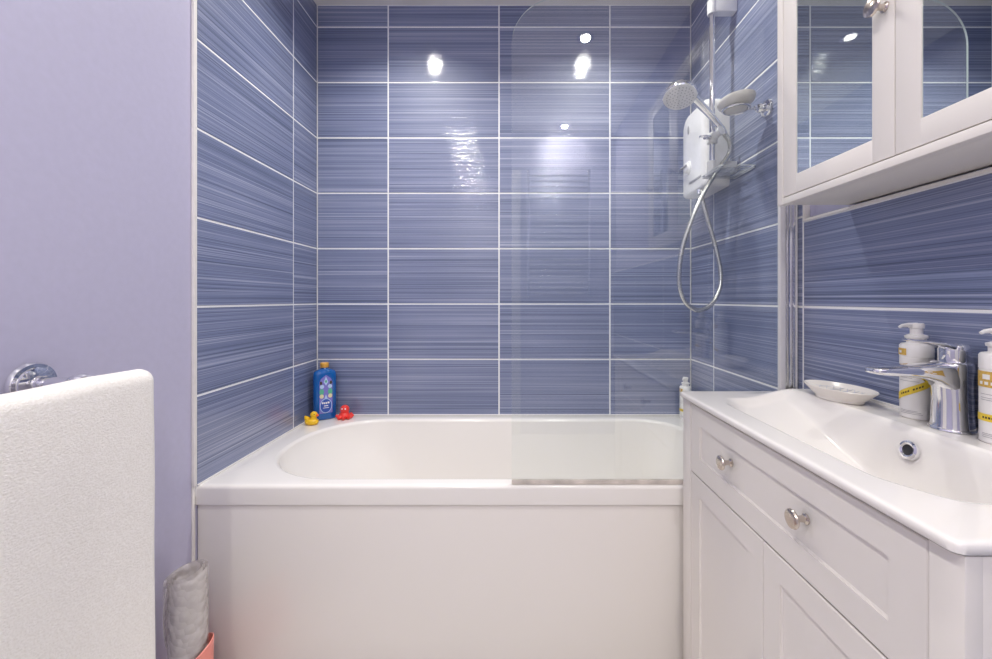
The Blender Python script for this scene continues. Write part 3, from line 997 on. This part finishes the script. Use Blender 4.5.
box = thing('electric_shower_unit', 'white electric shower heater box mounted on the tiled wall behind the rail', 'shower unit', (XR, 1.618, 1.505))
b = MB().mat(M['plastic'])
def sidering(x, e, k=6):
    # outline in (y, z), rounded
    y0, y1, z0, z1 = -0.107 + e, 0.107 - e, e, 0.335 - e
    ring = rrect(y0, y1, z0, z1, 0, (0.012, 0.012, 0.05, 0.03), k, 6)
    return [Vector((x, p.x, p.y)) for p in ring]
b.loft([sidering(-0.0005, 0), sidering(-0.070, 0.0), sidering(-0.080, 0.002), sidering(-0.086, 0.006), sidering(-0.0885, 0.012)], cap0=True, cap1=True)
b.build('casing', box, sharp=40)
fx = -0.0885
b = MB().mat(M['plastic']); b.lathe([(0.030, 0), (0.028, 0.004), (0.022, 0.006), (0.020, 0.012), (0.017, 0.014), (0, 0.0145)], axis_M((fx + .001, 0.050, 0.115), (-1, 0, 0)), 28)
b.mat(M['grey_plastic']).box(fx - .018, fx - .013, 0.030, 0.084, .118, .125, 0.001)
b.build('dial', box)
b = MB().mat(M['grey_plastic']); b.lathe([(0.018, -0.001), (0.017, 0.002), (0, 0.003)], axis_M((fx, 0.045, 0.270), (-1, 0, 0)), 24, sy=.45)
b.build('indicator', box)
b = MB().mat(M['grey_plastic']); b.box(fx - .0018, fx + .001, -0.065, 0.035, 0.045, 0.053, 0.0005)
b.build('slot', box)
b = MB().mat(M['chrome']); b.lathe([(0.011, 0.002), (0.011, -0.012), (0.009, -0.014)], Matrix.Translation((0.727 - XR, -0.04, 0)), 18); b.build('outlet', box)

# ================================================================== blue bottle and bath toys
bb = thing('bath_liquid_bottle', 'large blue bottle of bath liquid with amber cap in the tiled bath corner', 'bottle', (-0.832, 1.788, RIM + 0.0004), None, R(36))
def br(hx, hy, z, p=3.2, n=40):
    return [Vector((hx * math.copysign(abs(cos(2 * pi * k / n)) ** (2 / p), cos(2 * pi * k / n)), hy * math.copysign(abs(sin(2 * pi * k / n)) ** (2 / p), sin(2 * pi * k / n)), z)) for k in range(n)]
b = MB().mat(M['blue'])
b.loft([br(.040, .024, 0), br(.0455, .028, .003), br(.047, .029, .008), br(.047, .029, .190), br(.046, .028, .200), br(.041, .026, .210, 2.8), br(.028, .021, .2165, 2.2), br(.014, .014, .221, 2), br(.013, .013, .228, 2)], cap0=True, cap1=True)
b.build('body', bb, sharp=60)
b = MB().mat(M['cap_gold']); b.lathe([(0.0165, 0.226), (0.0178, 0.228), (0.0178, 0.244), (0.016, 0.2465), (0, 0.247)], None, 28); b.build('cap', bb)
b = MB()
yl = -0.0296
def flat(mb, pts, m, lift):
    mb.mat(m)
    bm = mb.bm
    f = bm.faces.new([bm.verts.new((x, yl - lift, z)) for x, z in pts]); f.material_index = mb.mi
def disc(cx, cz, rx, rz, n=20, a0=0): return [(cx + rx * cos(a0 + 2 * pi * k / n), cz + rz * sin(a0 + 2 * pi * k / n)) for k in range(n)]
flat(b, [(-.026, .030), (.026, .030), (.026, .165), (.020, .180), (0, .196), (-.020, .180), (-.026, .165)], M['label_violet'], 0)
for sx in (-1, 1):
    flat(b, disc(sx * .017, .123, .009, .014), M['label_green'], .0004)
    flat(b, disc(sx * .017, .104, .0085, .009), M['label_cream'], .0005)
    flat(b, disc(sx * .016, .146, .0085, .0085), M['label_pale'], .0005)
    flat(b, disc(sx * .020, .162, .005, .008), M['ink'], .0006)
flat(b, [(0, .190), (-.009, .165), (0, .150), (.009, .165)], M['label_pale'], .0006)
flat(b, disc(0, .168, .0045, .006), M['label_green'], .0008)
flat(b, [(0, .112), (-.006, .094), (.006, .094)], M['label_pale'], .0007)
flat(b, disc(0, .062, .0245, .032, 28), M['label_pale'], .0005)
flat(b, disc(0, .062, .022, .029, 28), M['label_blue'], .0008)
for x0, x1, z0, z1 in ((-.016, -.010, .071, .079), (-.008, -.003, .070, .078), (-.001, .004, .070, .078), (.006, .014, .071, .079), (-.008, .009, .060, .064), (-.012, .012, .052, .0545)):
    flat(b, [(x0, z0), (x1, z0), (x1, z1), (x0, z1)], M['bottle_white'], .0011)
b.build('label', bb)

dk = thing('rubber_duck', 'small yellow rubber duck with orange beak on the bath rim', 'toy', (-0.845, 1.700, RIM + 0.0003), None, R(-8))
b = MB().mat(M['duck'])
b.lathe([(0.014, 0.0), (0.021, 0.002), (0.026, 0.010), (0.0255, 0.018), (0.018, 0.0245), (0, 0.028)], None, 28, sx=1.12, sy=.8)
b.tube([(-.016, 0, .020), (-.026, 0, .028), (-.031, 0, .035)], [.012, .008, .002], 14)
b.tube([(.008, 0, .020), (.010, 0, .034)], [.014, .011], 16)
b.ball((.010, 0, .042), .0145, .0135, .0135)
for s_ in (-1, 1):
    b.ball((-.004, s_ * .018, .017), .014, .005, .008)
b.build('body', dk, sharp=70)
b = MB().mat(M['orange']); b.tube([(.020, 0, .041), (.027, 0, .040), (.032, 0, .0405)], [.006, .0055, .002], 12); b.build('beak', dk)
b = MB().mat(M['ink'])
for s_ in (-1, 1): b.ball((.0175, s_ * .0088, .046), .0024)
b.build('eyes', dk)

oc = thing('rubber_bath_toy', 'small red rubber octopus bath toy beside the blue bottle', 'toy', (-0.742, 1.786, RIM + 0.0003))
b = MB().mat(M['red'])
b.ball((0, 0, .040), .0195, .0185, .020)
b.lathe([(0.020, 0.002), (0.022, 0.010), (0.017, 0.028)], None, 24)
for k in range(8):
    a = 2 * pi * k / 8 + .2
    d = Vector((cos(a), sin(a), 0))
    b.tube([d * .008 + Vector((0, 0, .016)), d * .020 + Vector((0, 0, .010)), d * .029 + Vector((0, 0, .0075)), d * .034 + Vector((0, 0, .013)), d * .030 + Vector((0, 0, .019))], [.008, .008, .0072, .006, .0035], 12)
b.build('body', oc, sharp=80)
b = MB().mat(M['bottle_white'])
for s_ in (-1, 1): b.ball((s_ * .007 + .002, -.0165, .046), .0035)
b.build('eyes', oc)

# ================================================================== towel rail and towel
TR = thing('towel_rail', 'chrome towel rail on round rosette on the lavender left wall', 'towel rail', (XLP, 0.754, 0.923))
b = MB().mat(M['chrome'])
b.lathe([(0.040, 0), (0.040, 0.004), (0.037, 0.009), (0.031, 0.010), (0.030, 0.014), (0.022, 0.018), (0.016, 0.019), (0.015, 0.028)], axis_M((0, 0, 0), (1, 0, 0)), 40); b.build('rosette', TR)
b = MB().mat(M['chrome'])
b.tube([(0.02, 0, 0), (0.135, 0, 0)], 0.0125, 20)
b.lathe([(0.0125, 0.078), (0.0165, 0.082), (0.019, 0.090), (0.0195, 0.098), (0.016, 0.106), (0.014, 0.109), (0.017, 0.113), (0.014, 0.120)], axis_M((0, 0, 0), (1, 0, 0)), 28, cap0=False, cap1=False)
b.build('arm', TR)
b = MB().mat(M['chrome'])
b.tube([(0.1365, -0.52, -0.010), (0.1365, 0.075, -0.010)], 0.010, 18); b.build('bar', TR)
b = MB().mat(M['chrome'])
b.lathe([(0.040, 0), (0.040, 0.004), (0.037, 0.009), (0.022, 0.018), (0.0125, 0.019), (0.0125, 0.143)], axis_M((0, -0.48, 0), (1, 0, 0)), 32); b.build('arm', TR)

def towel():
    bx, bz = -0.762, 0.913
    ro, ri = 0.0265, 0.0108
    yA, yB = 0.300, 0.838
    zbot, zbot2 = 0.24, 0.30
    path = []       # outer path from front bottom up over to the back bottom
    for k in range(44):
        path.append((0, zbot + (bz - zbot) * k / 44))
    for k in range(0, 17):
        path.append((1, pi * k / 16))
    for k in range(1, 41):
        path.append((2, bz - (bz - zbot2) * k / 40))
    def pt(p, r):
        if p[0] == 0: return bx + r, p[1]
        if p[0] == 1: return bx + r * cos(p[1]), bz + r * sin(p[1])
        return bx - r, p[1]
    bm = bmesh.new()
    ny = 60
    import mathutils
    nz = mathutils.noise.noise
    def ring(y, e):
        pts = []
        for p in path:
            x, z = pt(p, ro - e)
            q = Vector((x * 3, y * 4.2, z * 2.4))
            w_ = nz(q) * 0.004 * (1 if p[0] != 1 else .5)
            drop = max(0, bz - z)
            pts.append(Vector((x + w_ + drop * 0.006, y, z + nz(Vector((y * 9, 1, 2))) * .002)))
        inner = []
        for p in reversed(path):
            x, z = pt(p, ri + e * .6)
            q = Vector((x * 3, y * 4.2, z * 2.4))
            inner.append(Vector((x + (nz(q) * 0.002 if p[0] == 0 else 0), y, z + (0 if p[0] == 1 else 0.0))))
        return pts + inner
    rings = []
    ysl = [(yA, .004), (yA + .003, .001)] + [(yA + .006 + (yB - yA - .018) * i / ny, 0) for i in range(ny + 1)] + [(yB - .008, .0012), (yB - .004, .0030), (yB - .0015, .0055), (yB, .0078)]
    for y, e in ysl:
        # the far hem wanders very slightly
        rings.append([Vector((p.x, p.y + (0.003 * nz(Vector((p.z * 5, 0, 3))) if y > 0.7 else 0), p.z)) for p in ring(y, e)])
    mb = MB().mat(M['towel'])
    mb.loft(rings, cap0=True, cap1=True)
    return mb.build('bath_towel', None, sharp=80, loc=(bx, 0.56, zbot))
tag(towel(), 'white terry towel folded over the chrome rail on the left wall', 'towel')

# ================================================================== coral bucket with roll
bk = thing('coral_bucket', 'coral pink plastic holder on the floor between bath panel and left wall', 'holder', (-0.816, 1.015, 0))
b = MB().mat(M['coral'])
n = 48
def bucket_ring(r_, zf):
    return [Vector((r_ * cos(2 * pi * k / n), r_ * sin(2 * pi * k / n), zf(2 * pi * k / n))) for k in range(n)]
top = lambda a: 0.184 + 0.032 * cos(a - 0.3) 
b.loft([bucket_ring(.050, lambda a: 0.001), bucket_ring(.052, lambda a: 0.004), bucket_ring(.053, lambda a: 0.15), bucket_ring(.0540, top), bucket_ring(.0518, lambda a: top(a) + .001), bucket_ring(.0505, lambda a: 0.15), bucket_ring(.0490, lambda a: 0.006)], cap0=True, cap1=True)
b.build('cup', bk)
rl = MB().mat(M['film'])
turns, nn, nzs = 2.35, 110, 30
def roll_pt(s, v, off):
    a0 = 2.2
    ang = a0 + s * turns * 2 * pi
    r_ = 0.027 + 0.0205 * s - off
    z0, ztop = 0.010, 0.403 + 0.007 * cos(ang - 0.9) - 0.010 * s
    return Vector((r_ * cos(ang), r_ * sin(ang), z0 + (ztop - z0) * v))
rows_o, rows_i = [], []
for j in range(nzs + 1):
    v = j / nzs
    smax = 1.0 - 0.15 * (1 - v)          # outer end runs diagonally down the roll
    rows_o.append([roll_pt(smax * i / nn, v, 0) for i in range(nn + 1)])
    rows_i.append([roll_pt(smax * (nn - i) / nn, v, 0.0022) for i in range(nn + 1)])
rl.loft([a + c for a, c in zip(rows_o, rows_i)], cap0=False, cap1=False)
bmx = rl.bm
o = rl.build('rolled_bath_mat', None, sharp=60); o.location = (-0.816, 1.015, 0.0)
tag(o, 'translucent grey bubbled plastic roll standing in the coral holder', 'roll')

# ================================================================== heated ladder rail behind the camera (seen only in reflections)
rd = thing('heated_ladder_rail', 'chrome heated ladder rail on the wall facing the bath', 'radiator', (0.36, YR, 1.10))
for x in (-.24, .24):
    b = MB().mat(M['chrome']); b.tube([(x, .06, 0), (x, .06, 1.0)], .014, 14); b.build('upright', rd)
for k in list(range(0, 7)) + list(range(9, 15)) + list(range(17, 22)):
    b = MB().mat(M['chrome']); b.tube([(-.24, .06, .03 + k * .044), (.24, .06, .03 + k * .044)], .010, 12); b.build('rung', rd)
for x in (-.2, .2):
    for z in (.1, .9):
        b = MB().mat(M['chrome']); b.tube([(x, 0, z), (x, .06, z)], .008, 10); b.build('bracket', rd)
